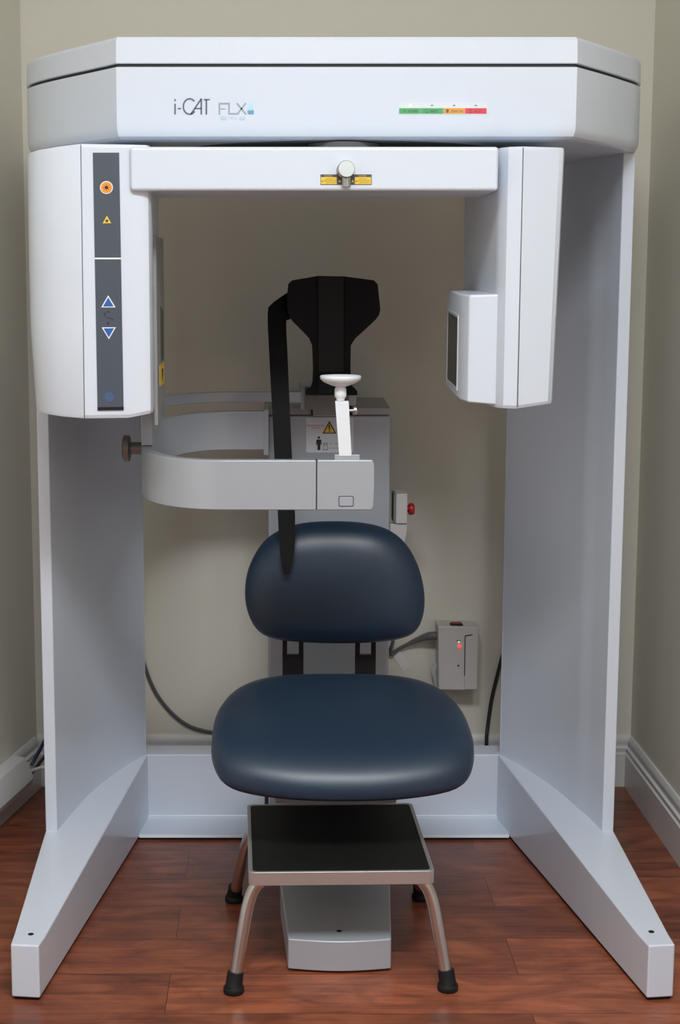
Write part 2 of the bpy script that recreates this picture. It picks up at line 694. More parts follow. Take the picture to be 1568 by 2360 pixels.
# rear crossbar in two halves either side of the chair column, on a floor plate
BARZ = 0.1715
for x0, x1 in ((-0.322, -0.030), (0.266, 0.538)):
    bm = new()
    prism_x(bm, [(3.470, 0.005), (3.474, 0.013), (3.572, 0.016), (3.580, 0.022), (3.580, BARZ), (3.655, BARZ), (3.655, 0.005)], x0, x1)
    cb = finish('crossbar', bm, M_WHITE, SC, bevel=0.0025, seg=3)
    bm = new()
    box(bm, x0 + 0.004, x1 - 0.004, 3.476, 3.65, 0, 0.006)
    finish('base_gasket', bm, M_RUBBER, cb)

# overhead housing
GF = 2.84
LS = [(-0.285, GF), (-0.346, 2.925), (-0.4155, 3.02), (-0.464, 3.095), (-0.491, 3.155), (-0.502, 3.23), (-0.507, 3.35), (-0.500, 3.52), (-0.46, 3.66)]
RS = [(0.529, GF), (0.600, 2.945), (0.656, 3.035), (0.694, 3.10), (0.714, 3.16), (0.723, 3.24), (0.727, 3.35), (0.720, 3.52), (0.68, 3.66)]


def plan(inset=0.0):
    l = [(p.x, p.y) for p in spline([(x, y, 0) for x, y in LS], 5)]
    r = [(p.x, p.y) for p in spline([(x, y, 0) for x, y in RS], 5)]
    pts = l[::-1] + r
    if inset:
        out = []
        n = len(pts)
        for i in range(n):
            a, b, c = Vector(pts[i - 1]), Vector(pts[i]), Vector(pts[(i + 1) % n])
            d = ((b - a).normalized() + (c - b).normalized()).normalized()
            nn = Vector((-d.y, d.x))
            out.append((b.x + nn.x * inset, b.y + nn.y * inset))
        return out
    return pts


def plan_solid(levels, name, m, parent, **kw):
    bm = new()
    rings = []
    for ins, z in levels:
        rings.append([bm.verts.new((x, y, z)) for x, y in plan(ins)])
    n = len(rings[0])
    for a, b in zip(rings, rings[1:]):
        for k in range(n):
            j = (k + 1) % n
            bm.faces.new((a[k], a[j], b[j], b[k]))
    bm.faces.new(rings[0][::-1])
    bm.faces.new(rings[-1])
    return finish(name, bm, m, parent, **kw)


Z0, ZS, ZT = 1.531, 1.6555, 1.707
housing = plan_solid([(0.022, Z0), (0.013, Z0 + 0.0012), (0.006, Z0 + 0.005), (0.0022, Z0 + 0.011), (0.0006, Z0 + 0.019), (0.0, Z0 + 0.028), (0, ZS - 0.0015), (0.0015, ZS)],
                     'overhead_housing', M_WHITE, SC, smooth=28)
plan_solid([(0.006, ZS - 0.002), (0.006, ZS + 0.0065)], 'lid_groove', M_SEAM, housing, smooth=28)
plan_solid([(0.0015, ZS + 0.0055), (0, ZS + 0.007), (0.001, ZT - 0.006), (0.005, ZT), (0.02, ZT + 0.002)], 'lid', M_WHITE, housing, smooth=24)

# logo: strokes read off the photograph, lying on the front face
FP = (0, GF, 0)
bm = new()


def LG(pts):   # pixel in the 380,210 crop at 1568/240
    k = 240 / 1568
    return [(380 + x * k, 210 + y * k) for x, y in pts]


stroke(bm, LG([(155, 190), (155, 352)]), 3.6, FP)
stroke(bm, LG([(154, 120), (154, 153)]), 3.4, FP)
stroke(bm, LG([(192, 264), (246, 264)]), 3.0, FP)
arc = [(375 + 100 * math.cos(math.radians(a)) * 1.0, 232 + 115 * math.sin(math.radians(a))) for a in range(-30, -332, -12)]
arc = [(375 + 96 * math.cos(math.radians(a)), 232 - 116 * math.sin(math.radians(a))) for a in range(42, 325, 10)]
stroke(bm, LG(arc), 3.6, FP)
stroke(bm, LG([(395, 345), (545, 122), (550, 122), (550, 352)]), 3.6, FP)
stroke(bm, LG([(455, 262), (550, 262)]), 3.0, FP)
stroke(bm, LG([(585, 128), (680, 128)]), 2.8, FP)
stroke(bm, LG([(626, 128), (626, 352)]), 3.6, FP)
finish('logo_lettering', bm, M_LOGO, housing)
bm = new()
stroke(bm, LG([(822, 355), (822, 188), (968, 188), (968, 342), (1095, 342), (1222, 180)]), 3.6, FP)
stroke(bm, LG([(838, 268), (912, 268)]), 2.4, FP)
stroke(bm, LG([(1085, 180), (1225, 350)]), 3.6, FP)
finish('logo_lettering', bm, M_LOGO2, housing)
bm = new()
decal(bm, LG([(1240, 270), (1335, 270), (1325, 215), (1285, 172), (1248, 235)]), FP)
finish('logo_emblem', bm, M_SKY1, housing)
bm = new()
decal(bm, LG([(1252, 348), (1340, 348), (1340, 288), (1245, 292)]), FP)
finish('logo_emblem', bm, M_SKY2, housing)
bm = new()
decal(bm, LG([(835, 435), (925, 435), (925, 380), (835, 380)]), FP)
decal(bm, LG([(1120, 435), (1205, 435), (1220, 380), (1120, 380)]), FP)
text_into(bm, 'MV', 380 + 950 * .153, 210 + 435 * .153, 8, FP, width=22)
finish('logo_underline', bm, M_LOGO3, housing)

# status light strip
bm = new()
decal(bm, rect(919, 236.5, 1124, 264), FP, lift=0.0)
strip = finish('status_light_panel', bm, M_LABELBAR, housing)
for u0, u1, m in ((920, 970, M_GREEN), (970, 1022, M_GREEN), (1022, 1072, M_AMB), (1072, 1122, M_STRED)):
    bm = new()
    decal(bm, rect(u0 + .3, 249.5, u1 - .3, 262), FP, lift=0.0006)
    finish('status_field', bm, m, housing)
bm = new()
for s, u, w in (('POWER', 941, 22), ('READY', 992, 19), ('X-RAY ON', 1040, 27), ('FAULT', 1094, 17)):
    text_into(bm, s, u, 259, 5.2, FP, lift=0.0013, width=w)
stroke(bm, circ(933, 256, 2.6, 12) + circ(933, 256, 2.6, 12)[:1], 0.8, FP, lift=0.0012)
stroke(bm, [(980, 259), (980, 254), (984, 252)], 0.8, FP, lift=0.0012)
stroke(bm, [(983, 259), (987, 259), (987, 253)], 0.8, FP, lift=0.0012)
decal(bm, [(1029, 259.5), (1034, 259.5), (1034.5, 252), (1028.5, 252)], FP, lift=0.0012)
stroke(bm, [(1082, 252.5), (1087, 252.5), (1087, 259), (1082, 259), (1082, 252.5)], 0.8, FP, lift=0.0012)
for u in (996, 1047, 1097):
    stroke(bm, [(u - 2.5, 243), (u + 2.5, 243)], 1.6, FP, lift=0.0007)
finish('status_lettering', bm, mat('status_ink', (0.09, 0.12, 0.08), 0.6), housing)
bm = new()
decal(bm, circ(946, 242.3, 3.2, 16), FP, lift=0.0006)
finish('status_led', bm, M_LEDG, housing)

# flat dark disc added to the underside
bm = new()
revolve(bm, (0.1205, 3.20, Z0 - 0.0015), (0, 0, 1), [(0, 0.340), (0.003, 0.340)], 72)
finish('underside_disc', bm, M_UNDER, housing)
# underside bearing
HC = (0.1205, 2.92)
bm = new()
revolve(bm, (HC[0], HC[1], 1.50), (0, 0, 1), [(0, 0.058), (0.012, 0.058), (0.014, 0.066), (0.0285, 0.066)], 48)
finish('arm_bearing', bm, M_UNDER, SC)
# rotating arm
BF = 2.738
bm = new()
box(bm, -0.2535, 0.3795, BF, 2.96, 1.4353, 1.5095)
arm = finish('rotating_arm', bm, M_WHITE, SC, bevel=0.006, seg=4)
# alignment laser aperture on the arm
AP = (0, BF, 0)
bm = new()
c = P(799, 389, BF - 0.02)
revolve(bm, (c.x, c.y, c.z), (-0.10, 1, -0.10), [(0, 0.0), (0.0, 0.0136), (0.0012, 0.0146), (0.024, 0.0146)], 40)
finish('laser_port', bm, M_ALU, arm)
bm = new()
a, b = P(798.5, 402, BF - 0.009), P(798.5, 431, BF - 0.009)
cyl(bm, a, b, 0.0076)
finish('laser_port_stem', bm, M_ALU, arm)
bm = new()
decal(bm, rect(739, 402, 857, 426), AP)
finish('laser_label', bm, M_SLATE, arm)
bm = new()
decal(bm, rect(740, 408.2, 776.5, 424.6), AP, lift=.0006)
decal(bm, rect(818, 408.2, 855.5, 424.6), AP, lift=.0006)
decal(bm, [(780, 420), (787, 420), (783.5, 413)], AP, lift=.0006)
decal(bm, [(810, 420), (816, 420), (813, 413)], AP, lift=.0006)
finish('laser_label_field', bm, M_YEL, arm)
for u in (740, 818):
    bm = new()
    text_into(bm, 'CAUTION', u + 8, 407.2, 3.6, AP, lift=.0007, width=18)
    finish('laser_label_heading', bm, M_YEL, arm)
    bm = new()
    u += 2
    for k, (a, w) in enumerate(((8, 18), (3, 30), (9, 22))):
        text_into(bm, 'LASER RADIATION', u + a, 413.5 + 4.2 * k, 2.6, AP, lift=.0013, width=w)
    decal(bm, circ(u + 1.6, 418, 1.7, 10), AP, lift=.0013)
    finish('laser_label_lettering', bm, mat('label_brown_ink', (0.30, 0.20, 0.03), 0.6), arm)

# left head (source), convex front
PA, PB = Vector((-0.3390, 2.735)), Vector((-0.262, 2.748))
HL = [(-0.440, 3.06), (-0.4515, 2.985), (-0.4510, 2.905), (-0.4465, 2.847), (-0.436, 2.805), (-0.417, 2.774), (-0.380, 2.748), (PA.x, PA.y), (PB.x, PB.y), (-0.232, 2.7555), (-0.2245, 2.760), (-0.2208, 2.772), (-0.2240, 2.85), (-0.2290, 2.91), (-0.2290, 3.06)]
HZ0, HZ1 = 1.043, 1.514
bm = new()
ca = Vector((-0.335, 2.92))
lv = [(0.985, HZ0), (1.0, HZ0 + 0.006), (1.008, 1.20), (1.010, 1.30), (1.0, HZ1 - 0.006), (0.985, HZ1)]
rings = []
for s, z in lv:
    r = []
    for x, y in HL:
        xx = ca.x + (x - ca.x) * (s if x < -0.36 else (min(s, 1.0)))
        yy = ca.y + (y - ca.y) * min(s, 1.0)
        if x < -0.40 and z < 1.06:
            xx += 0.006
        k = min(max((-0.3375 - x) / 0.11, 0), 1)
        if x > -0.262 and z < 1.1:
            k = min((x + 0.262) / 0.04, 1) * 1.2
        r.append(bm.verts.new((xx, yy, z + (0.006 * k if z < 1.1 else (-0.010 * k if z > 1.48 else 0)))))
    rings.append(r)
for a, b in zip(rings, rings[1:]):
    for k in range(len(a)):
        j = (k + 1) % len(a)
        bm.faces.new((a[k], a[j], b[j], b[k]))
bm.faces.new(rings[0])
bm.faces.new(rings[-1])
head = finish('source_head', bm, M_WHITE, SC, smooth=24)
dn = (PB - PA).normalized()
HN = Vector((dn.y, -dn.x, 0))
HPp = (PA.x, PA.y, 0)
bm = new()
decal(bm, [(185.5, 333), (187.0, 333), (195.6, 966), (194.0, 966)], HPp, HN, 0.0004)
finish('panel_seam', bm, M_SEAM, head)
bm = new()
decal(bm, [(225, 945), (285, 945), (274.5, 352), (214, 352)], HPp, HN, 0.0012)
finish('control_panel', bm, M_SLATE, head, label='slate membrane control strip')
bm = new()
decal(bm, [(218.2, 597.6), (278.9, 597.6), (278.8, 593.8), (218.2, 593.8)], HPp, HN, 0.0006, 0.0012)
finish('divider_line', bm, M_CUP, head)
bm = new()
decal(bm, [(225, 945.5), (285, 944.5), (284.8, 937.5), (224.8, 938.5)], HPp, HN, 0.002, 0.0008)
finish('panel_foot', bm, M_BLACK, head)
bm = new()
decal(bm, circ(245.3, 432.3, 15), HPp, HN, 0.0006, 0.0012)
finish('laser_button_ring', bm, M_CUP, head)
bm = new()
decal(bm, circ(245.3, 432.3, 13), HPp, HN, 0.0006, 0.0018)
finish('laser_button', bm, M_ORA, head, label='round orange button')
bm = new()
for k in range(8):
    a = k * PI / 4
    stroke(bm, [(245.3, 432.3), (245.3 + 9 * math.cos(a), 432.3 + 9 * math.sin(a))], 0.8, HPp, HN, 0.0004, 0.0024)
decal(bm, circ(245.3, 432.3, 3.6, 14), HPp, HN, 0.0004, 0.0024)
finish('starburst_symbol', bm, M_INK, head)
bm = new()
decal(bm, [(236.5, 515), (256.5, 514.5), (246.3, 497)], HPp, HN, 0.0006, 0.0012)
finish('warning_triangle', bm, M_YEL, head)
bm = new()
decal(bm, circ(246.3, 509, 2.4, 12), HPp, HN, 0.0004, 0.0018)
for k in range(8):
    a = k * PI / 4
    stroke(bm, [(246.3, 509), (246.3 + 4.6 * math.cos(a), 509 + 4.6 * math.sin(a))], 0.6, HPp, HN, 0.0004, 0.0018)
finish('triangle_symbol', bm, M_INK, head)
for tri, inn in (([(233, 708.5), (266.5, 708.5), (249.3, 680.5)], [(237.6, 706), (261.8, 706), (249.3, 685.5)]),
                 ([(234.2, 754.5), (267.2, 754), (251, 782)], [(238.8, 756.7), (262.6, 756.3), (250.8, 777)])):
    bm = new()
    decal(bm, tri if tri[2][1] < 700 else tri[::-1], HPp, HN, 0.0006, 0.0012)
    finish('arrow_outline', bm, M_CUP, head)
    bm = new()
    decal(bm, inn if tri[2][1] < 700 else inn[::-1], HPp, HN, 0.0006, 0.0018)
    finish('arrow_button', bm, M_BLUE, head, label='blue triangle button edged in white')
bm = new()
stroke(bm, [(238, 722), (243, 721), (241, 727)], 1.2, HPp, HN, 0.0004, 0.0012)
stroke(bm, spline([(243, 721, 0), (246, 732, 0), (256, 734, 0), (260, 738, 0)], 4) and [(240, 724), (244, 731), (250, 733), (256, 733), (261, 737)], 1.2, HPp, HN, 0.0004, 0.0012)
for u, v, s in ((249.5, 719, 1), (249, 745, -1)):
    stroke(bm, [(u, v + 4 * s), (u, v - 2 * s)], 1.2, HPp, HN, 0.0004, 0.0012)
    stroke(bm, [(u - 3, v + 1 * s), (u, v - 2.5 * s), (u + 3, v + 1 * s)], 1.2, HPp, HN, 0.0004, 0.0012)
finish('tilt_symbol', bm, M_INK, head)
bm = new()
decal(bm, circ(252, 915, 11), HPp, HN, 0.0004, 0.0012)
finish('dim_lamp', bm, M_BLUE_DIM, head)

# inner cover of the left head
bm = new()
yz = [(2.90, 1.363), (3.085, 1.363), (3.092, 1.20), (3.094, 1.09), (3.085, 1.062), (3.06, 1.036), (3.02, 1.018), (2.90, 1.016)]
prism_x(bm, yz, -0.2292, -0.2225)
cover = finish('collimator_cover', bm, M_GREYCOVER, SC, bevel=0.001)
bm = new()
prism_x(bm, [(2.99, 1.235), (3.06, 1.225), (3.062, 1.13), (2.99, 1.13)], -0.2235, -0.2219)
finish('cover_window', bm, M_WINDOW, cover)
bm = new()
prism_x(bm, [(2.95, 1.125), (3.07, 1.125), (3.07, 1.085), (2.95, 1.085)], -0.2235, -0.2219)
finish('hazard_label', bm, M_YEL, cover)
bm = new()
prism_x(bm, [(3.0, 1.115), (3.03, 1.115), (3.015, 1.09)], -0.2222, -0.2212)
finish('hazard_symbol', bm, M_INK, cover)

# right head (detector side)
HR = [(0.372, 3.16), (0.386, 2.80), (0.3895, 2.782), (0.400, 2.766), (0.424, 2.757), (0.490, 2.778), (0.4985, 2.786), (0.5025, 2.797), (0.5035, 2.82), (0.495, 3.16)]
bm = new()
rings = []
for dx, s, z in ((-0.002, 0.985, 1.0585), (0, 1, 1.064), (0.0, 1, 1.40), (0.0, 1, 1.506), (-0.002, 0.985, 1.5115)):
    r = []
    for x, y in HR:
        xx, yy = x, y
        k = (1.5 - z) / 0.44
        if x > 0.41 and y < 2.9:
            xx -= (x - 0.40) * 0.10 * k
        cx, cy = 0.44, 2.95
        xx = cx + (xx - cx) * s
        yy = cy + (yy - cy) * s
        r.append(bm.verts.new((xx, yy, z + (0.007 * min(max((x - 0.424) / 0.07, 0), 1) if z < 1.1 else 0))))
    rings.append(r)
for a, b in zip(rings, rings[1:]):
    for k in range(len(a)):
        j = (k + 1) % len(a)
        bm.faces.new((a[k], a[j], b[j], b[k]))
bm.faces.new(rings[0])
bm.faces.new(rings[-1])
dhead = finish('detector_head', bm, M_WHITE, SC, smooth=24)
bm = new()
q = Vector((0.490 - 0.424, 2.778 - 2.757)).normalized()
dNx = Vector((q.y, -q.x, 0))
hull(bm, [(0.4235, 2.7560, 1.062), (0.4247, 2.7572, 1.062), (0.4247, 2.7572, 1.509), (0.4235, 2.7560, 1.509)],
     [(0.4233, 2.7580, 1.062), (0.4246, 2.7592, 1.062), (0.4246, 2.7592, 1.509), (0.4233, 2.7580, 1.509)])
finish('panel_seam', bm, M_SEAM, dhead)
# sensor box on the inside of the right head
bm = new()
X0, X1 = 0.3285, 0.3935
ring_f = [(X0 + 0.012, 2.792), (X1, 2.784), (X1 - 0.008, 3.08), (X0 + 0.003, 3.08), (X0, 2.82)]
zb = {0: 1.0665, 1: 1.0625, 2: 1.070, 3: 1.0765, 4: 1.070}
zt = {0: 1.2575, 1: 1.2590, 2: 1.2650, 3: 1.2660, 4: 1.2590}
hull(bm, [(x, y, zb[i]) for i, (x, y) in enumerate(ring_f)], [(x, y, zt[i]) for i, (x, y) in enumerate(ring_f)])
sbox = finish('sensor_box', bm, M_WHITE, SC, bevel=0.004, seg=3)
bm = new()
hull(bm, [(X0 + 0.0008, 2.862, 1.090), (X0 + 0.0033, 3.052, 1.094), (X0 + 0.0033, 3.052, 1.2225), (X0 + 0.0008, 2.862, 1.2145)],
     [(X0 - 0.0006, 2.862, 1.090), (X0 + 0.0022, 3.052, 1.094), (X0 + 0.0022, 3.052, 1.2225), (X0 - 0.0006, 2.862, 1.2145)])
finish('sensor_window', bm, M_WINDOW, sbox)
bm = new()
for (ya, za, yb, zb_) in ((2.857, 1.086, 3.057, 1.090), (2.857, 1.2185, 3.057, 1.2265)):
    hull(bm, [(X0 - 0.0016, ya, za - .002), (X0 + 0.0016, yb, zb_ - .002), (X0 + 0.0016, yb, zb_ + .002), (X0 - 0.0016, ya, za + .002)],
         [(X0 + 0.003, ya, za - .002), (X0 + 0.006, yb, zb_ - .002), (X0 + 0.006, yb, zb_ + .002), (X0 + 0.003, ya, za + .002)])
for ya, e in ((2.857, 0.0), (3.055, 0.0032)):
    box(bm, X0 - 0.0016 + e, X0 + 0.003 + e, ya - .002, ya + .002, 1.084, 1.2195 + e * 2)
finish('window_frame', bm, M_WHITE, sbox)
# small black latch on the far side of the right head
bm = new()
box(bm, 0.499, 0.503, 2.99, 3.03, 1.255, 1.285)
finish('side_latch', bm, M_BLACK, dhead)

# ------------------------------------------------------------------ patient chair
CX = 0.115
CH = thing('patient_chair', 'navy vinyl patient chair on a silver column with black headrest and silver chin rest arm', 'chair', (CX, 3.2, 0))

# floor base (sled)
bm = new()
ft = [(0.0195 + (0.213 - 0.0195) * k / 12, 2.776 - 0.012 * math.sin(PI * k / 12)) for k in range(13)]
bot = ft + [(0.228, 3.02), (0.232, 3.66), (0.0, 3.66), (0.006, 3.02)]
tops = []
for x, y in bot:
    z = 0.064 if y < 2.9 else (0.074 if y < 3.1 else 0.085)
    tops.append((x, y, z))
r0 = [bm.verts.new((x, y, 0.004)) for x, y in bot]
r1 = [bm.verts.new(p) for p in tops]
n = len(r0)
for i in range(n):
    j = (i + 1) % n
    bm.faces.new((r0[i], r0[j], r1[j], r1[i]))
bm.faces.new(r0[::-1])
bm.faces.new(r1[:13] + [r1[13], r1[16]])
bm.faces.new([r1[13], r1[14], r1[15], r1[16]])
sled = finish('floor_base', bm, M_SILVER, CH, bevel=0.003, seg=3)
bm = new()
box(bm, 0.028, 0.205, 2.785, 3.45, 0.0, 0.006)
finish('rubber_pad', bm, M_RUBBER, sled)
bm = new()
d = ray(782, 2147)
w = d * ((0.0645 - CAMH) / d.z) + Vector((0, 0, CAMH))
cyl(bm, (w.x, w.y, 0.06), (w.x, w.y, 0.0646 + (w.y - 2.77) * 0.041), 0.0050, seg=20)
finish('bolt_hole', bm, M_BLACK, sled)

# column
CF = 3.575
xl, xr_ = P(618, 1200, CF).x, P(899, 1200, CF).x
zf = P(700, 957, CF).z
bm = new()
box(bm, xl, xr_, CF, 3.80, 0.02, zf)
chcol = finish('chair_column', bm, M_SILVER, CH, bevel=0.006, seg=3)
bm = new()
# sloping cap with a lip at the front, slotted for the headrest slide
zc1 = P(700, 941, CF - 0.004).z
yz = [(CF - 0.004, zf + 0.0015), (CF - 0.004, zc1), (3.80, zc1 + 0.008), (3.80, zf + 0.0015)]
prism_x(bm, yz, P(609, 950, CF).x, P(717, 950, CF).x)
prism_x(bm, yz, P(812, 950, CF).x, P(899, 950, CF).x)
prism_x(bm, [(3.66, zf + 0.0015), (3.66, zc1 + 0.003), (3.80, zc1 + 0.008), (3.80, zf + 0.0015)], P(717, 950, CF).x, P(812, 950, CF).x)
finish('column_cap', bm, mat('column_cap_grey', (0.36, 0.37, 0.38), 0.4, metal=0.2), CH, bevel=0.002)

# capacity label on the column
LP = (0, CF, 0)
bm = new()
decal(bm, rrect(706, 962, 815, 1043, 4), LP)
lab = finish('capacity_label', bm, M_PAPER, chcol)
bm = new()
decal(bm, [(743.5, 999), (775.5, 999), (759.5, 970)], LP, lift=.0006)
finish('label_triangle_edge', bm, M_INK, chcol)
bm = new()
decal(bm, [(747.3, 997), (771.7, 997), (759.5, 974.5)], LP, lift=.0012)
finish('label_triangle', bm, M_YEL, chcol)
bm = new()
decal(bm, [(758.3, 990), (760.7, 990), (761.2, 979), (757.8, 979)], LP, lift=.0018)
decal(bm, circ(759.5, 993.5, 1.5, 10), LP, lift=.0018)
finish('label_exclamation', bm, M_INK, chcol)
bm = new()
decal(bm, circ(735.3, 1008.4, 2.7, 16), LP, lift=.0006)
decal(bm, [(732.2, 1037), (738.4, 1037), (739, 1013), (731.6, 1013)], LP, lift=.0006)
decal(bm, [(728.8, 1025), (731, 1025), (732, 1013), (729.8, 1013.5)], LP, lift=.0006)
decal(bm, [(739.6, 1025), (741.8, 1025), (740.8, 1013.5), (738.6, 1013)], LP, lift=.0006)
finish('label_figure', bm, M_INK, chcol)
bm = new()
stroke(bm, [(745.5, 1036.5), (745.5, 1028), (748.2, 1025), (752.8, 1025), (755.5, 1028), (755.5, 1036.5), (745.2, 1036.5)], 0.9, LP, lift=.0006)
stroke(bm, [(748, 1025), (745.8, 1021.3), (755.2, 1021.3), (753, 1025)], 0.9, LP, lift=.0006)
finish('label_weight', bm, M_INK, chcol)
bm = new()
text_into(bm, 'MAXIMUM LIFTING', 708.5, 983, 4.4, LP, lift=.0006, width=40)
text_into(bm, 'CAPACITY', 718.5, 988.6, 4.4, LP, lift=.0006, width=21)
finish('label_heading', bm, M_REDINK, chcol)
bm = new()
text_into(bm, '0 - 160', 760, 1025, 4.6, LP, lift=.0006, width=22)
text_into(bm, '(350 lb)', 760, 1034.6, 4.6, LP, lift=.0006, width=24)
finish('label_limits', bm, M_GREYINK, chcol)

# headrest slide block
bm = new()
YB = 3.52
a, b = P(692, 953, YB), P(822, 889, YB)
a2, b2 = P(712, 953, YB), P(806, 889, YB)
prism_y(bm, [(a.x, P(692, 944, YB).z), (P(722, 944, YB).x, P(692, 944, YB).z), (P(722, 944, YB).x, P(700, 959, YB).z), (P(806, 944, YB).x, P(700, 959, YB).z), (P(806, 944, YB).x, P(700, 935, YB).z), (b.x, P(700, 935, YB).z), (b.x, b.z), (a.x, b.z)], YB, 3.64)
finish('headrest_slide', bm, M_SILVER, CH, bevel=0.002)
bm = new()
prism_y(bm, [(P(703, 910, YB).x, P(700, 943, YB - .004).z), (P(724, 910, YB).x, P(700, 943, YB - .004).z), (P(724, 910, YB).x, P(700, 957, YB - .004).z), (P(805, 910, YB).x, P(700, 957, YB - .004).z), (P(805, 910, YB).x, P(700, 910, YB - .004).z), (P(703, 910, YB).x, P(700, 910, YB - .004).z)], YB - 0.004, YB + 0.001)
finish('slide_face', bm, M_SILVER_DARK, CH, bevel=0.001)

# headrest: three facets, wings folded forward
HY = 3.44
def HRP(u, v):
    p = P(u, v, HY)
    # wings lean forward away from the flat middle strip
    f = 0.0
    if u < 733:
        f = (733 - u) / 71
    elif u > 793:
        f = (u - 793) / 84
    y = HY - 0.036 * f - (0.03 * ((v - 860) / 45) if v > 860 else 0)
    return P(u, v, y)


HROWS = [((674, 646), (733, 636), (793, 637), (862, 646)), ((665, 654), (733, 650), (793, 650), (871, 655)), ((662, 680), (733, 680), (793, 680), (873.5, 680)),
         ((662.5, 713), (733, 713), (793, 713), (877, 713)), ((666, 729), (733, 729), (793, 729), (874, 726)), ((674, 740), (733, 740), (793, 740), (866, 737)),
         ((700, 766), (733, 766), (793, 766), (836, 765)), ((713, 780), (733, 780), (793, 780), (819, 780)), ((720, 797), (733, 797), (793, 797), (809, 796)),
         ((722, 850), (733, 850), (793, 850), (808, 850)), ((721, 880), (733, 880), (793, 880), (809, 880)), ((717, 892), (733, 892), (793, 892), (813, 891)),
         ((707, 900), (733, 900), (793, 900), (821, 899)), ((703, 908), (733, 908), (793, 908), (824, 908))]


def grid_slab(bm, rows, off, fwd=0.0):
    F = [[bm.verts.new(HRP(u, v) - Vector((0, fwd, 0))) for u, v in r] for r in rows]
    B = [[bm.verts.new(HRP(u, v) - Vector((0, fwd - off, 0))) for u, v in r] for r in rows]
    n, m = len(rows), len(rows[0])
    for i in range(n - 1):
        for k in range(m - 1):
            bm.faces.new((F[i][k], F[i + 1][k], F[i + 1][k + 1], F[i][k + 1]))
            bm.faces.new((B[i][k], B[i][k + 1], B[i + 1][k + 1], B[i + 1][k]))
        bm.faces.new((F[i][0], B[i][0], B[i + 1][0], F[i + 1][0]))
        bm.faces.new((F[i][-1], F[i + 1][-1], B[i + 1][-1], B[i][-1]))
    for k in range(m - 1):
        bm.faces.new((F[0][k], F[0][k + 1], B[0][k + 1], B[0][k]))
        bm.faces.new((F[-1][k], B[-1][k], B[-1][k + 1], F[-1][k + 1]))


bm = new()
grid_slab(bm, HROWS, 0.016)
hr = finish('headrest', bm, M_BLACK_SOFT, CH, smooth=22)
bm = new()
grid_slab(bm, [((733.5, v), (792.5, v)) for v in (638, 680, 740, 800, 850, 860, 880, 901)], 0.004, 0.0028)
finish('headrest_strip', bm, M_STRIP, hr, bevel=0.0008, label='charcoal padded strip')
bm = new()
a, b = P(705, 907, HY - 0.028), P(824, 899, HY - 0.028)
box(bm, a.x, b.x, HY - 0.03, YB + 0.01, a.z - 0.004, a.z + 0.006)
finish('headrest_foot', bm, M_BLACK, hr, bevel=0.002)

# chin rest arm: one silver band from the column round the left to the front
FY, RY = 2.87, 3.46
T = 0.022
xa, xs, xf_ = -0.262, -0.095, P(729, 1100, FY).x
zt_f, zb_f = P(600, 1060.5, FY - T / 2).z, P(600, 1176, FY - T / 2).z
zt_r, zb_r = P(560, 948, RY - T / 2).z, P(560, 1037, RY - T / 2).z


def zz(y):
    k = min(max((y - FY) / (RY - FY), 0), 1)
    k = k * k * (3 - 2 * k)
    return zb_f + (zb_r - zb_f) * k, zt_f + (zt_r - zt_f) * k


plan_arm = [(xf_, FY), (0.0, FY), (xs, FY)]
for k in range(1, 13):
    a = PI / 2 * k / 12
    plan_arm.append((xs - 0.161 * math.sin(a), FY + 0.185 * (1 - math.cos(a))))
for k in range(1, 5):
    plan_arm.append((xs - 0.161, FY + 0.185 + k * 0.044))
for k in range(1, 13):
    a = PI / 2 * k / 12
    plan_arm.append((xs - 0.161 * math.cos(a), RY - 0.229 + 0.229 * math.sin(a)))
XE = P(612, 1000, RY).x
plan_arm += [(-0.06, RY), (XE, RY)]
bm = new()
wall_band(bm, [(x, y, *zz(y)) for x, y in plan_arm], T)
chin_arm = finish('chin_rest_arm', bm, M_SILVER, CH, bevel=0.0025, seg=3, smooth=35)
# bracket tying the band to the column side
bm = new()
box(bm, P(608, 1000, RY).x, P(620, 1000, 3.6).x, RY - 0.012, 3.62, zb_r - 0.012, zt_r + 0.004)
finish('arm_bracket', bm, M_SILVER, CH, bevel=0.002)
# thin upper rail at the rear
zu0, zu1 = P(560, 927, RY - .006).z, P(560, 903, RY - .006).z
rail = [q for q in plan_arm if q[1] > FY + 0.30]
path = [(x, y, zu0, zu1) for x, y in rail] + [(P(694, 900, RY).x, RY, zu0, zu1)]
bm = new()
wall_band(bm, path, 0.014)
finish('arm_rail', bm, M_SILVER, CH, bevel=0.002, smooth=35)
bm = new()
box(bm, P(640, 900, RY).x, P(696, 900, RY).x, RY - 0.004, YB + 0.03, zu0 - 0.002, zu1)
finish('rail_bracket', bm, M_SILVER, CH, bevel=0.002)
# upright that lifts the rail at the left
web = [q for q in plan_arm if FY + 0.15 < q[1] < FY + 0.40 and q[0] < -0.236]
bm = new()
wall_band(bm, [(x, y, zz(y)[1] + 0.0012, zu1) for x, y in web], T)
finish('arm_upright', bm, M_SILVER, CH, bevel=0.002, smooth=35)
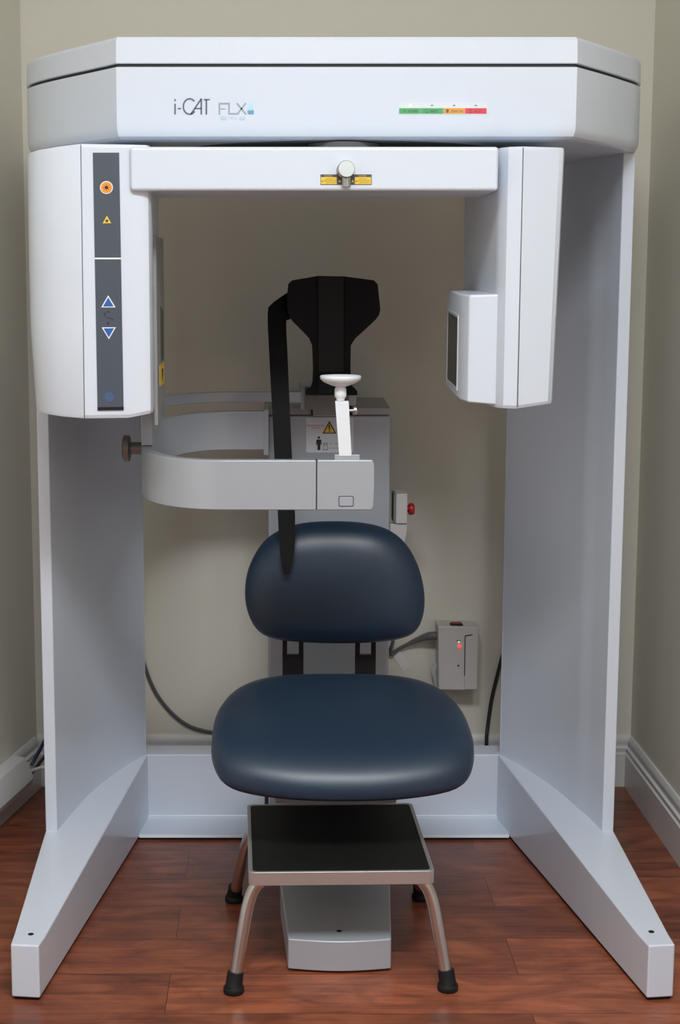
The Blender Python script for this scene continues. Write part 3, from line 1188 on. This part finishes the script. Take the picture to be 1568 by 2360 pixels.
# hinged end piece
bm = new()
a, b = P(730.5, 1176, FY - T / 2), P(863, 1060, FY - T / 2)
r = 0.006
pts = [(a.x, a.z), (b.x - 0.004, a.z), (b.x - .0005, a.z + 0.008), (b.x + 0.0008, (a.z + b.z) / 2), (b.x, b.z - 0.008), (b.x - 0.003, b.z), (a.x, b.z)]
prism_y(bm, pts, FY - T / 2, FY + T / 2)
endp = finish('arm_end_piece', bm, M_SILVER, CH, bevel=0.0025, seg=3)
EP = (0, FY - T / 2, 0)
bm = new()
decal(bm, rrect(780.5, 1143, 815.5, 1167.5, 4), EP)
finish('button_surround', bm, M_SLATE, endp)
bm = new()
decal(bm, rrect(782.3, 1145, 813.7, 1165.8, 3), EP, th=0.0012, lift=0.0004)
finish('release_button', bm, M_SILVER, endp, bevel=0.0005)
bm = new()
box(bm, xf_ - 0.001, a.x + 0.001, FY - T / 2 + 0.001, FY + T / 2 - 0.001, a.z + 0.001, b.z - 0.001)
finish('hinge_gap', bm, M_SEAM, endp)
# pivot knob on the left
kz, ky = P(290, 1033, 3.09).z, 3.09
bm = new()
revolve(bm, (-0.308, ky, kz), (1, 0, 0), [(0, 0.0), (0.0, 0.020), (0.003, 0.0265), (0.0130, 0.0265), (0.0155, 0.022), (0.0155, 0.009)], 20)
finish('pivot_knob', bm, M_KNOB, CH, smooth=20)
bm = new()
cyl(bm, (-0.2955, ky, kz), (-0.262, ky, kz), 0.0125)
finish('pivot_knob_stem', bm, M_KNOB, CH)

# chin rest
bm = new()
p0, p1 = P(796, 1050, FY), P(788, 924, FY)
w, dd = 0.0116, 0.009
lean = p1 - p0
hull(bm, [p0 + Vector((sx * w, sy * dd, 0)) for sx, sy in ((-1, -1), (1, -1), (1, 1), (-1, 1))],
     [p1 + Vector((sx * w * 1.08, sy * dd, 0)) for sx, sy in ((-1, -1), (1, -1), (1, 1), (-1, 1))])
finish('chin_post', bm, M_CUP, CH, bevel=0.0008)
bm = new()
a = P(800, 1060, FY)
box(bm, P(771, 1050, FY).x, P(829, 1050, FY).x, FY - 0.008, FY + 0.010, zt_f - 0.001, P(800, 1047, FY).z)
finish('chin_post_foot', bm, M_SILVER, CH, bevel=0.001)
bm = new()
c0 = P(785, 923, FY)
revolve(bm, c0, (0, 0, 1), [(0, 0.0075), (0.003, 0.0075), (0.007, 0.0105), (0.0105, 0.0112), (0.021, 0.0108), (0.0265, 0.008), (0.0300, 0.004)], 24)
finish('chin_cup_stem', bm, M_CUP, CH)
bm = new()
zc = P(785, 891, FY).z
rim = P(785, 868, FY).z
h = rim - zc
prof = [(0, 0.0), (0, 0.010), (h * .18, 0.020), (h * .45, 0.031), (h * .75, 0.0372), (h * 1.0, 0.0382), (h * 1.12, 0.0368), (h * 1.05, 0.033), (h * .75, 0.022), (h * .65, 0.0)]
revolve(bm, (c0.x, FY, zc), (0, 0, 1), prof, 48)
finish('chin_cup', bm, M_CUP, CH, smooth=60)
bm = new()
s0 = P(804, 946, FY)
revolve(bm, s0, (1, 0, 0), [(0, 0.0032), (0.009, 0.0032), (0.0092, 0.0088), (0.0115, 0.0092), (0.0145, 0.0088), (0.0147, 0.0045), (0.0165, 0.003), (0.0168, 0.0)], 20)
finish('chin_thumbscrew', bm, M_CHROME, CH)


# cushions
def cushion(name, outline, frame, thick, nexp=4.5, dome=0.012, back=0.35, edge=0.0):
    """outline: closed list of (a, b); frame maps (a, b, h) to a point; h > 0 is the padded face"""
    ol = [(p.x, p.y) for p in closed_spline([(a, b, 0) for a, b in outline], 5)]
    n = len(ol)
    ca = sum(p[0] for p in ol) / n
    cb = sum(p[1] for p in ol) / n
    S = [0.0, .15, .3, .45, .6, .7, .78, .85, .90, .94, .965, .985, .996, 1.0]

    def hh(s):
        return thick * (1 - s ** nexp) ** 0.5 + dome * (1 - s * s)
    bm = new()
    rings = []
    for s in S:
        if s == 0:
            rings.append([bm.verts.new(frame(ca, cb, hh(0)))])
        else:
            rings.append([bm.verts.new(frame(ca + (a - ca) * s, cb + (b - cb) * s, hh(s))) for a, b in ol])
    for s in S[-2::-1]:
        h = -back * thick * (1 - s ** 10) ** 0.5
        if s == 0:
            rings.append([bm.verts.new(frame(ca, cb, h))])
        else:
            rings.append([bm.verts.new(frame(ca + (a - ca) * s, cb + (b - cb) * s, h)) for a, b in ol])
    for A, B in zip(rings, rings[1:]):
        for k in range(n):
            j = (k + 1) % n
            if len(A) == 1:
                bm.faces.new((A[0], B[k], B[j]))
            elif len(B) == 1:
                bm.faces.new((A[k], A[j], B[0]))
            else:
                bm.faces.new((A[k], A[j], B[j], B[k]))
    return finish(name, bm, M_VINYL, CH, smooth=180)


BKY = 3.29
bo_px = [(770, 1203), (840, 1207), (895, 1222), (935, 1253), (963, 1302), (977, 1362), (974, 1415), (955, 1451), (915, 1469), (845, 1477), (770, 1479),
         (695, 1476), (632, 1468), (595, 1449), (573, 1412), (565, 1365), (573, 1310), (602, 1256), (643, 1224), (700, 1207)]
bo = [(P(u, v, BKY).x, P(u, v, BKY).z) for u, v in bo_px]
bzc = sum(b for a, b in bo) / len(bo)


def bframe(a, b, h):
    # slightly reclined, padding towards the sitter (-Y), sides hug forward
    return Vector((a, BKY + 0.10 * (b - bzc) - h - 0.25 * (a - CX) ** 2, b))


backrest = cushion('backrest', bo, bframe, 0.040, 5.0, 0.010)
for u0, u1 in ((652, 699), (820, 866)):
    Yb = BKY + 0.035
    x0, x1 = P(u0, 1500, Yb).x, P(u1, 1500, Yb).x
    bw = 0.0095
    zt_, zb_ = P(u0, 1440, Yb).z, 0.33
    zs = P(u0, 1509, Yb).z
    bm = new()
    box(bm, x0, x0 + bw, Yb, Yb + 0.010, zs, zt_)
    box(bm, x1 - bw, x1, Yb, Yb + 0.010, zs, zt_)
    box(bm, x0, x1, Yb, Yb + 0.010, zb_, zs)
    finish('backrest_bracket', bm, M_BLACK, CH, bevel=0.0008)

# seat
SYF, SYB = 2.725, 3.165
SZF, SZB = 0.388, 0.446
SXC = P(785, 1700, 2.95).x


def sx(hw_l, k=1):
    return hw_l


so = [(0, SYB), (0.085, SYB - 0.006), (0.160, SYB - 0.030), (0.212, SYB - 0.085), (0.2400, SYB - 0.17), (0.2480, SYB - 0.26), (0.2440, SYB - 0.345),
      (0.2130, SYB - 0.404), (0.120, SYB - 0.431), (0, SYB - 0.438)]
so = so + [(-a, b) for a, b in so[-2:0:-1]]


def sframe(a, b, h):
    k = (b - SYF) / (SYB - SYF)
    z = SZF + (SZB - SZF) * k
    droop = 0.026 * max(0, 0.45 - k) ** 2 / 0.2
    dish = 0.18 * a * a
    return Vector((SXC + a, b + h * 0.10, z + h - droop + dish * (1 if h > 0 else 0)))


seat = cushion('seat', so, sframe, 0.046, 7.0, 0.006, back=0.75)
bm = new()
box(bm, CX - 0.12, CX + 0.11, 2.84, 3.40, 0.305, 0.345)
box(bm, CX - 0.075, CX + 0.075, 3.30, 3.62, 0.27, 0.345)
finish('seat_bracket', bm, M_SILVER_DARK, CH, bevel=0.003)
# ------------------------------------------------------------------ head strap hanging from the headrest
SROWS = [((668, 671), (669, 736), 3.434), ((658, 677.5), (665, 737), 3.430), ((644, 687), (661, 738), 3.418), ((630, 697), (660, 739.5), 3.402), ((619, 708), (660, 742), 3.386), ((617.2, 722), (660, 746), 3.370),
         ((617.2, 745), (660.3, 765), 3.348), ((620, 800), (662.5, 805), 3.32), ((624, 880), (665.5, 880), 3.29), ((628.5, 960), (669, 960), 3.268), ((633, 1057), (673.5, 1057), 3.250), ((638, 1130), (677.5, 1130), 3.240),
         ((641, 1190), (680.5, 1190), 3.232), ((643, 1235), (680.5, 1235), 3.2275), ((645, 1270), (678.5, 1270), 3.2245), ((649, 1300), (674, 1300), 3.2225), ((654, 1324), (668, 1324), 3.2215)]
bm = new()
A = [bm.verts.new(P(*l, y)) for l, r, y in SROWS]
B = [bm.verts.new(P(*r, y)) for l, r, y in SROWS]
C = [bm.verts.new(P(*r, y) + Vector((0, 0.0022, 0))) for l, r, y in SROWS]
D = [bm.verts.new(P(*l, y) + Vector((0, 0.0022, 0))) for l, r, y in SROWS]
for i in range(len(SROWS) - 1):
    for q, w in ((A, B), (B, C), (C, D), (D, A)):
        bm.faces.new((q[i], q[i + 1], w[i + 1], w[i]))
bm.faces.new((A[0], B[0], C[0], D[0]))
bm.faces.new((A[-1], D[-1], C[-1], B[-1]))
st = finish('head_strap', bm, M_STRAP, None, smooth=50)
tag(st, 'black webbing head strap hanging from the headrest down over the navy backrest', 'strap')

# ------------------------------------------------------------------ step stool
ST = thing('step_stool', 'chrome step stool with a black rubber top standing in front of the navy seat', 'stool', (0.111, 2.873, 0), math.radians(1.5))
hw, hd = 0.168, 0.186
zt0, zt1 = 0.2045, 0.230


def rr2(hw, hd, r, n=5):
    return [(u, v) for u, v in rrect(-hw, -hd, hw, hd, r, n)]


bm = new()
o_, i_ = rr2(hw, hd, 0.012), rr2(hw - 0.0075, hd - 0.0075, 0.009)
vo0 = [bm.verts.new((x, y, zt0)) for x, y in o_]
vo1 = [bm.verts.new((x, y, zt1)) for x, y in o_]
vi1 = [bm.verts.new((x, y, zt1)) for x, y in i_]
vi0 = [bm.verts.new((x, y, zt1 - 0.004)) for x, y in i_]
n = len(o_)
for k in range(n):
    j = (k + 1) % n
    bm.faces.new((vo0[k], vo0[j], vo1[j], vo1[k]))
    bm.faces.new((vo1[k], vo1[j], vi1[j], vi1[k]))
    bm.faces.new((vi1[k], vi1[j], vi0[j], vi0[k]))
bm.faces.new(vo0[::-1])
bm.faces.new(vi0)
finish('platform', bm, mat('satin_aluminium', (0.62, 0.605, 0.61), 0.42, metal=0.85), ST, bevel=0.0012, local=True)
bm = new()
prism_z(bm, rr2(hw - 0.008, hd - 0.008, 0.009), zt1 - 0.004, zt1 - 0.0008)
finish('rubber_mat', bm, M_MAT, ST, local=True, label='black rubber mat')
for sx_ in (-1, 1):
    for sy_ in (-1, 1):
        fx, fy = sx_ * 0.1955, (-0.181 if sy_ < 0 else 0.243)
        y0 = sy_ * 0.152
        pts = [(sx_ * 0.138, y0, 0.2040), (sx_ * 0.150, y0, 0.1965), (sx_ * 0.161, y0 + (fy - y0) * .05, 0.180), (sx_ * 0.1705, y0 + (fy - y0) * .18, 0.150), (sx_ * 0.1790, y0 + (fy - y0) * .42, 0.105), (sx_ * 0.188, y0 + (fy - y0) * .7, 0.055), (fx, fy, 0.012)]
        bm = new()
        tube(bm, spline(pts, 6), 0.0116, 18)
        lg = finish('leg', bm, M_CHROME, ST, local=True, smooth=60)
        bm = new()
        top = Vector((sx_ * 0.1895, y0 + (fy - y0) * .75, 0.046))
        base = Vector((fx, fy, 0.0))
        ax = Vector((top.x - base.x, top.y - base.y, top.z)).normalized()
        revolve(bm, base, Vector((0, 0, 1)), [(0, 0.0175), (0.003, 0.019), (0.010, 0.019), (0.014, 0.0165)], 24)
        revolve(bm, base + Vector((0, 0, 0.012)), top - base, [(0, 0.0165), (0.003, 0.0155), (0.026, 0.0148), (0.0265, 0.0117)], 24)
        finish('rubber_tip', bm, M_RUBBER, lg, local=True, smooth=50)

# ------------------------------------------------------------------ emergency stop beside the column
EY = 3.60
ES = thing('emergency_stop_box', 'pale grey emergency stop box with a red button behind the navy backrest', 'switch box', P(925, 1250, EY + .04))
bm = new()
x0, x1 = P(913, 1170, EY).x, P(939.5, 1170, EY).x
box(bm, x0, x1, EY, EY + 0.075, P(920, 1207, EY).z, P(920, 1138, EY).z)
es = finish('housing', bm, M_BOX, ES, bevel=0.002)
bm = new()
box(bm, P(908, 1170, EY).x, x0 + .001, EY + 0.004, EY + 0.07, P(920, 1205, EY).z, P(920, 1140, EY).z)
finish('back_plate', bm, mat('grey_green_plate', (0.20, 0.22, 0.20), 0.6), ES)
bm = new()
xb = P(899.6, 1210, EY).x
prism_y(bm, [(xb, P(900, 1256, EY).z), (P(933, 1252, EY).x, P(930, 1256, EY).z), (P(938.5, 1240, EY).x, P(930, 1225, EY).z), (P(939, 1210, EY).x, P(920, 1208, EY).z), (xb, P(900, 1208, EY).z)], EY + .006, EY + 0.03)
finish('bracket', bm, M_BOX, ES, bevel=0.001)
bm = new()
c = P(940, 1173, EY + 0.035)
revolve(bm, (c.x - .004, EY + 0.035, c.z), (1, 0, 0), [(0, 0.008), (0.005, 0.0082), (0.0065, 0.0125), (0.0095, 0.0142), (0.0165, 0.0138), (0.0195, 0.011), (0.0200, 0)], 28)
finish('push_button', bm, M_RED, ES, label='red mushroom push button')

# ------------------------------------------------------------------ power box on the wall
WF = 3.80
PBX = thing('wall_power_box', 'pale grey power supply box with lit red lamp on the back wall', 'power box', P(1057, 1592, WALL_Y))
bm = new()
q = [P(1011, 1590, WF), P(1101, 1592, WF), P(1104.5, 1446, WF), P(1010, 1443, WF)]
hull(bm, [(p.x, WF, p.z) for p in q], [(p.x, WALL_Y - 0.001, p.z) for p in q])
pbx = finish('housing', bm, M_BOX, PBX, bevel=0.003, seg=3)
BP = (0, WF, 0)
bm = new()
decal(bm, [(1071, 1588), (1099.5, 1588), (1101.5, 1463), (1073, 1466)], BP, th=0.003)
finish('cover_door', bm, M_BOX, PBX, bevel=0.0008)
bm = new()
decal(bm, [(1070.2, 1556), (1072, 1556), (1073.4, 1465), (1071.6, 1465)], BP, th=0.0034)
decal(bm, [(1072.5, 1466.5), (1089, 1463.5), (1089, 1461.8), (1072.5, 1464.2)], BP, th=0.0034)
finish('door_gap', bm, M_SLATE, PBX)
bm = new()
decal(bm, circ(1059.3, 1489.3, 4.2, 20), BP, th=0.002)
finish('power_lamp', bm, M_LED, PBX, label='lit red lamp')
bm = new()
decal(bm, circ(1058, 1479.5, 2, 14), BP, th=0.001)
finish('status_lamp', bm, M_LEDG, PBX)
bm = new()
decal(bm, circ(1057, 1534, 2.2, 14), BP, th=0.0006)
finish('reset_hole', bm, M_INK, PBX)
bm = new()
decal(bm, [(1053, 1478.2), (1061, 1478.2), (1061, 1476.6), (1053, 1476.6)], BP, th=0.0006)
finish('lamp_slot', bm, M_INK, PBX)
bm = new()
zt2 = P(1055, 1444, WF).z
x0, x1 = P(1040, 1440, WF).x, P(1069, 1440, WF).x
box(bm, x0, x1, WF + 0.012, WF + 0.034, zt2 - 0.002, zt2 + 0.002)
finish('switch_bezel', bm, M_BLACK, PBX)
bm = new()
box(bm, x0 + .002, x1 - .002, WF + 0.014, WF + 0.032, zt2 + 0.0015, zt2 + 0.0055)
finish('rocker_switch', bm, M_RED_DARK, PBX, bevel=0.001)

# ------------------------------------------------------------------ cords and tape
def cord(name, px, r, m, label, cat='cord', seg=12):
    bm = new()
    tube(bm, spline([P(*q) for q in px], 7), r, seg)
    o = finish(name, bm, m, None, smooth=60)
    return tag(o, label, cat)


WY = WALL_Y
cord('power_cord', [(1014, 1466, 3.835), (996, 1465, 3.835), (975, 1470, 3.845), (950, 1480, 3.855), (930, 1490, 3.862), (916, 1498, 3.868), (908, 1506, 3.868), (902, 1508, 3.860), (900.5, 1497, 3.845), (904, 1486, 3.835), (907, 1470, 3.83), (905, 1440, 3.83)],
     lambda t: 0.0105 if t < 0.12 else (0.0105 - (t - 0.12) / 0.2 * 0.006 if t < 0.32 else 0.0045), mat('warm_grey_cord', (0.15, 0.14, 0.135), 0.5),
     'grey power cord with moulded plug leaving the left side of the wall box')
bm = new()
tq = [(905, 1510), (930, 1548), (945, 1535), (918, 1493)]
decal(bm, tq, (0, WY - 0.0012, 0), NY, 0.0008)
tag(finish('tape_strip', bm, M_TAPE, None), 'strip of clear tape holding the grey cord to the wall', 'tape')
o = cord('adapter_lead', [(1006, 1532, 3.845), (1001, 1545, 3.847), (1004, 1570, 3.852), (1009, 1590, 3.856), (1013, 1620, 3.860), (1014, 1680, 3.862), (1012, 1740, 3.848)],
         lambda t: 0.0105 - 0.0055 * min(t / 0.30, 1), mat('white_lead', (0.8, 0.8, 0.8), 0.4), 'white lead with a tapered plug running down beside the wall box')
cord('black_cord', [(1168, 1490, 3.868), (1160, 1507, 3.868), (1146, 1560, 3.868), (1133, 1615, 3.867), (1125, 1670, 3.862), (1122, 1700, 3.852), (1121.5, 1750, 3.850), (1121, 1800, 3.850)], 0.0046, M_CORDB,
     'black cord dropping beside the right column and over the white baseboard')
cord('grey_cord', [(318, 1480, 3.868), (327, 1511, 3.868), (340, 1553, 3.868), (358, 1594, 3.868), (382, 1628, 3.868), (410, 1656, 3.868), (438, 1674, 3.868), (465, 1683, 3.868), (495, 1688, 3.868), (560, 1690, 3.868)], 0.0044, M_CORD,
     'slack grey cord curving down from the left column behind the seat')

# raceway on the left wall
bm = new()
def lwp(t, d, z):
    q = LW0 + LWD * t - nl * d
    return (q.x, q.y, z)
secp = [(0.0165, 0.060), (0.050, 0.064), (0.056, 0.080), (0.051, 0.100), (0.036, 0.131), (0.0165, 0.1338), (0.0005, 0.1338), (0.0005, 0.1332), (0.0165, 0.1332)]
hull(bm, [lwp(0.185, d, z) for d, z in secp], [lwp(3.2, d, z) for d, z in secp])
tag(finish('cable_raceway', bm, mat('raceway_white', (0.66, 0.655, 0.66), 0.4), None, bevel=0.003), 'white plastic cable raceway along the left baseboard', 'raceway')


def cord3(name, pts, r, m, label):
    bm = new()
    tube(bm, spline(pts, 7), r, 10)
    return tag(finish(name, bm, m, None, smooth=60), label, 'cord')


def pcord(name, px, r, m, label):
    return cord3(name, [P(*q) for q in px], r, m, label)


def pcord(name, px, r, m, label):
    return cord3(name, [P(*q) for q in px], r, m, label)


pcord('blue_cord', [(72, 1763, 3.690), (79, 1751, 3.697), (88, 1735, 3.694), (102, 1709, 3.682), (122, 1668, 3.675), (148, 1600, 3.70), (165, 1540, 3.76), (172, 1500, 3.868)], 0.0045, M_CORDN, 'blue cord rising out of the raceway end behind the left column')
pcord('white_cord', [(58, 1792, 3.668), (73, 1777, 3.690), (88, 1771, 3.662), (104, 1768, 3.645), (130, 1772, 3.645), (165, 1800, 3.66), (188, 1880, 3.70)], 0.0042, mat('white_lead', (0.8, 0.8, 0.8), 0.4), 'white cord leaving the raceway end level behind the left column')
pcord('dark_cord', [(66, 1789, 3.688), (80, 1773, 3.716), (94, 1755, 3.724), (106, 1738, 3.730), (126, 1700, 3.74), (150, 1645, 3.80), (160, 1610, 3.868)], 0.004, M_CORDB, 'dark thin cord beside the blue cord at the raceway end')
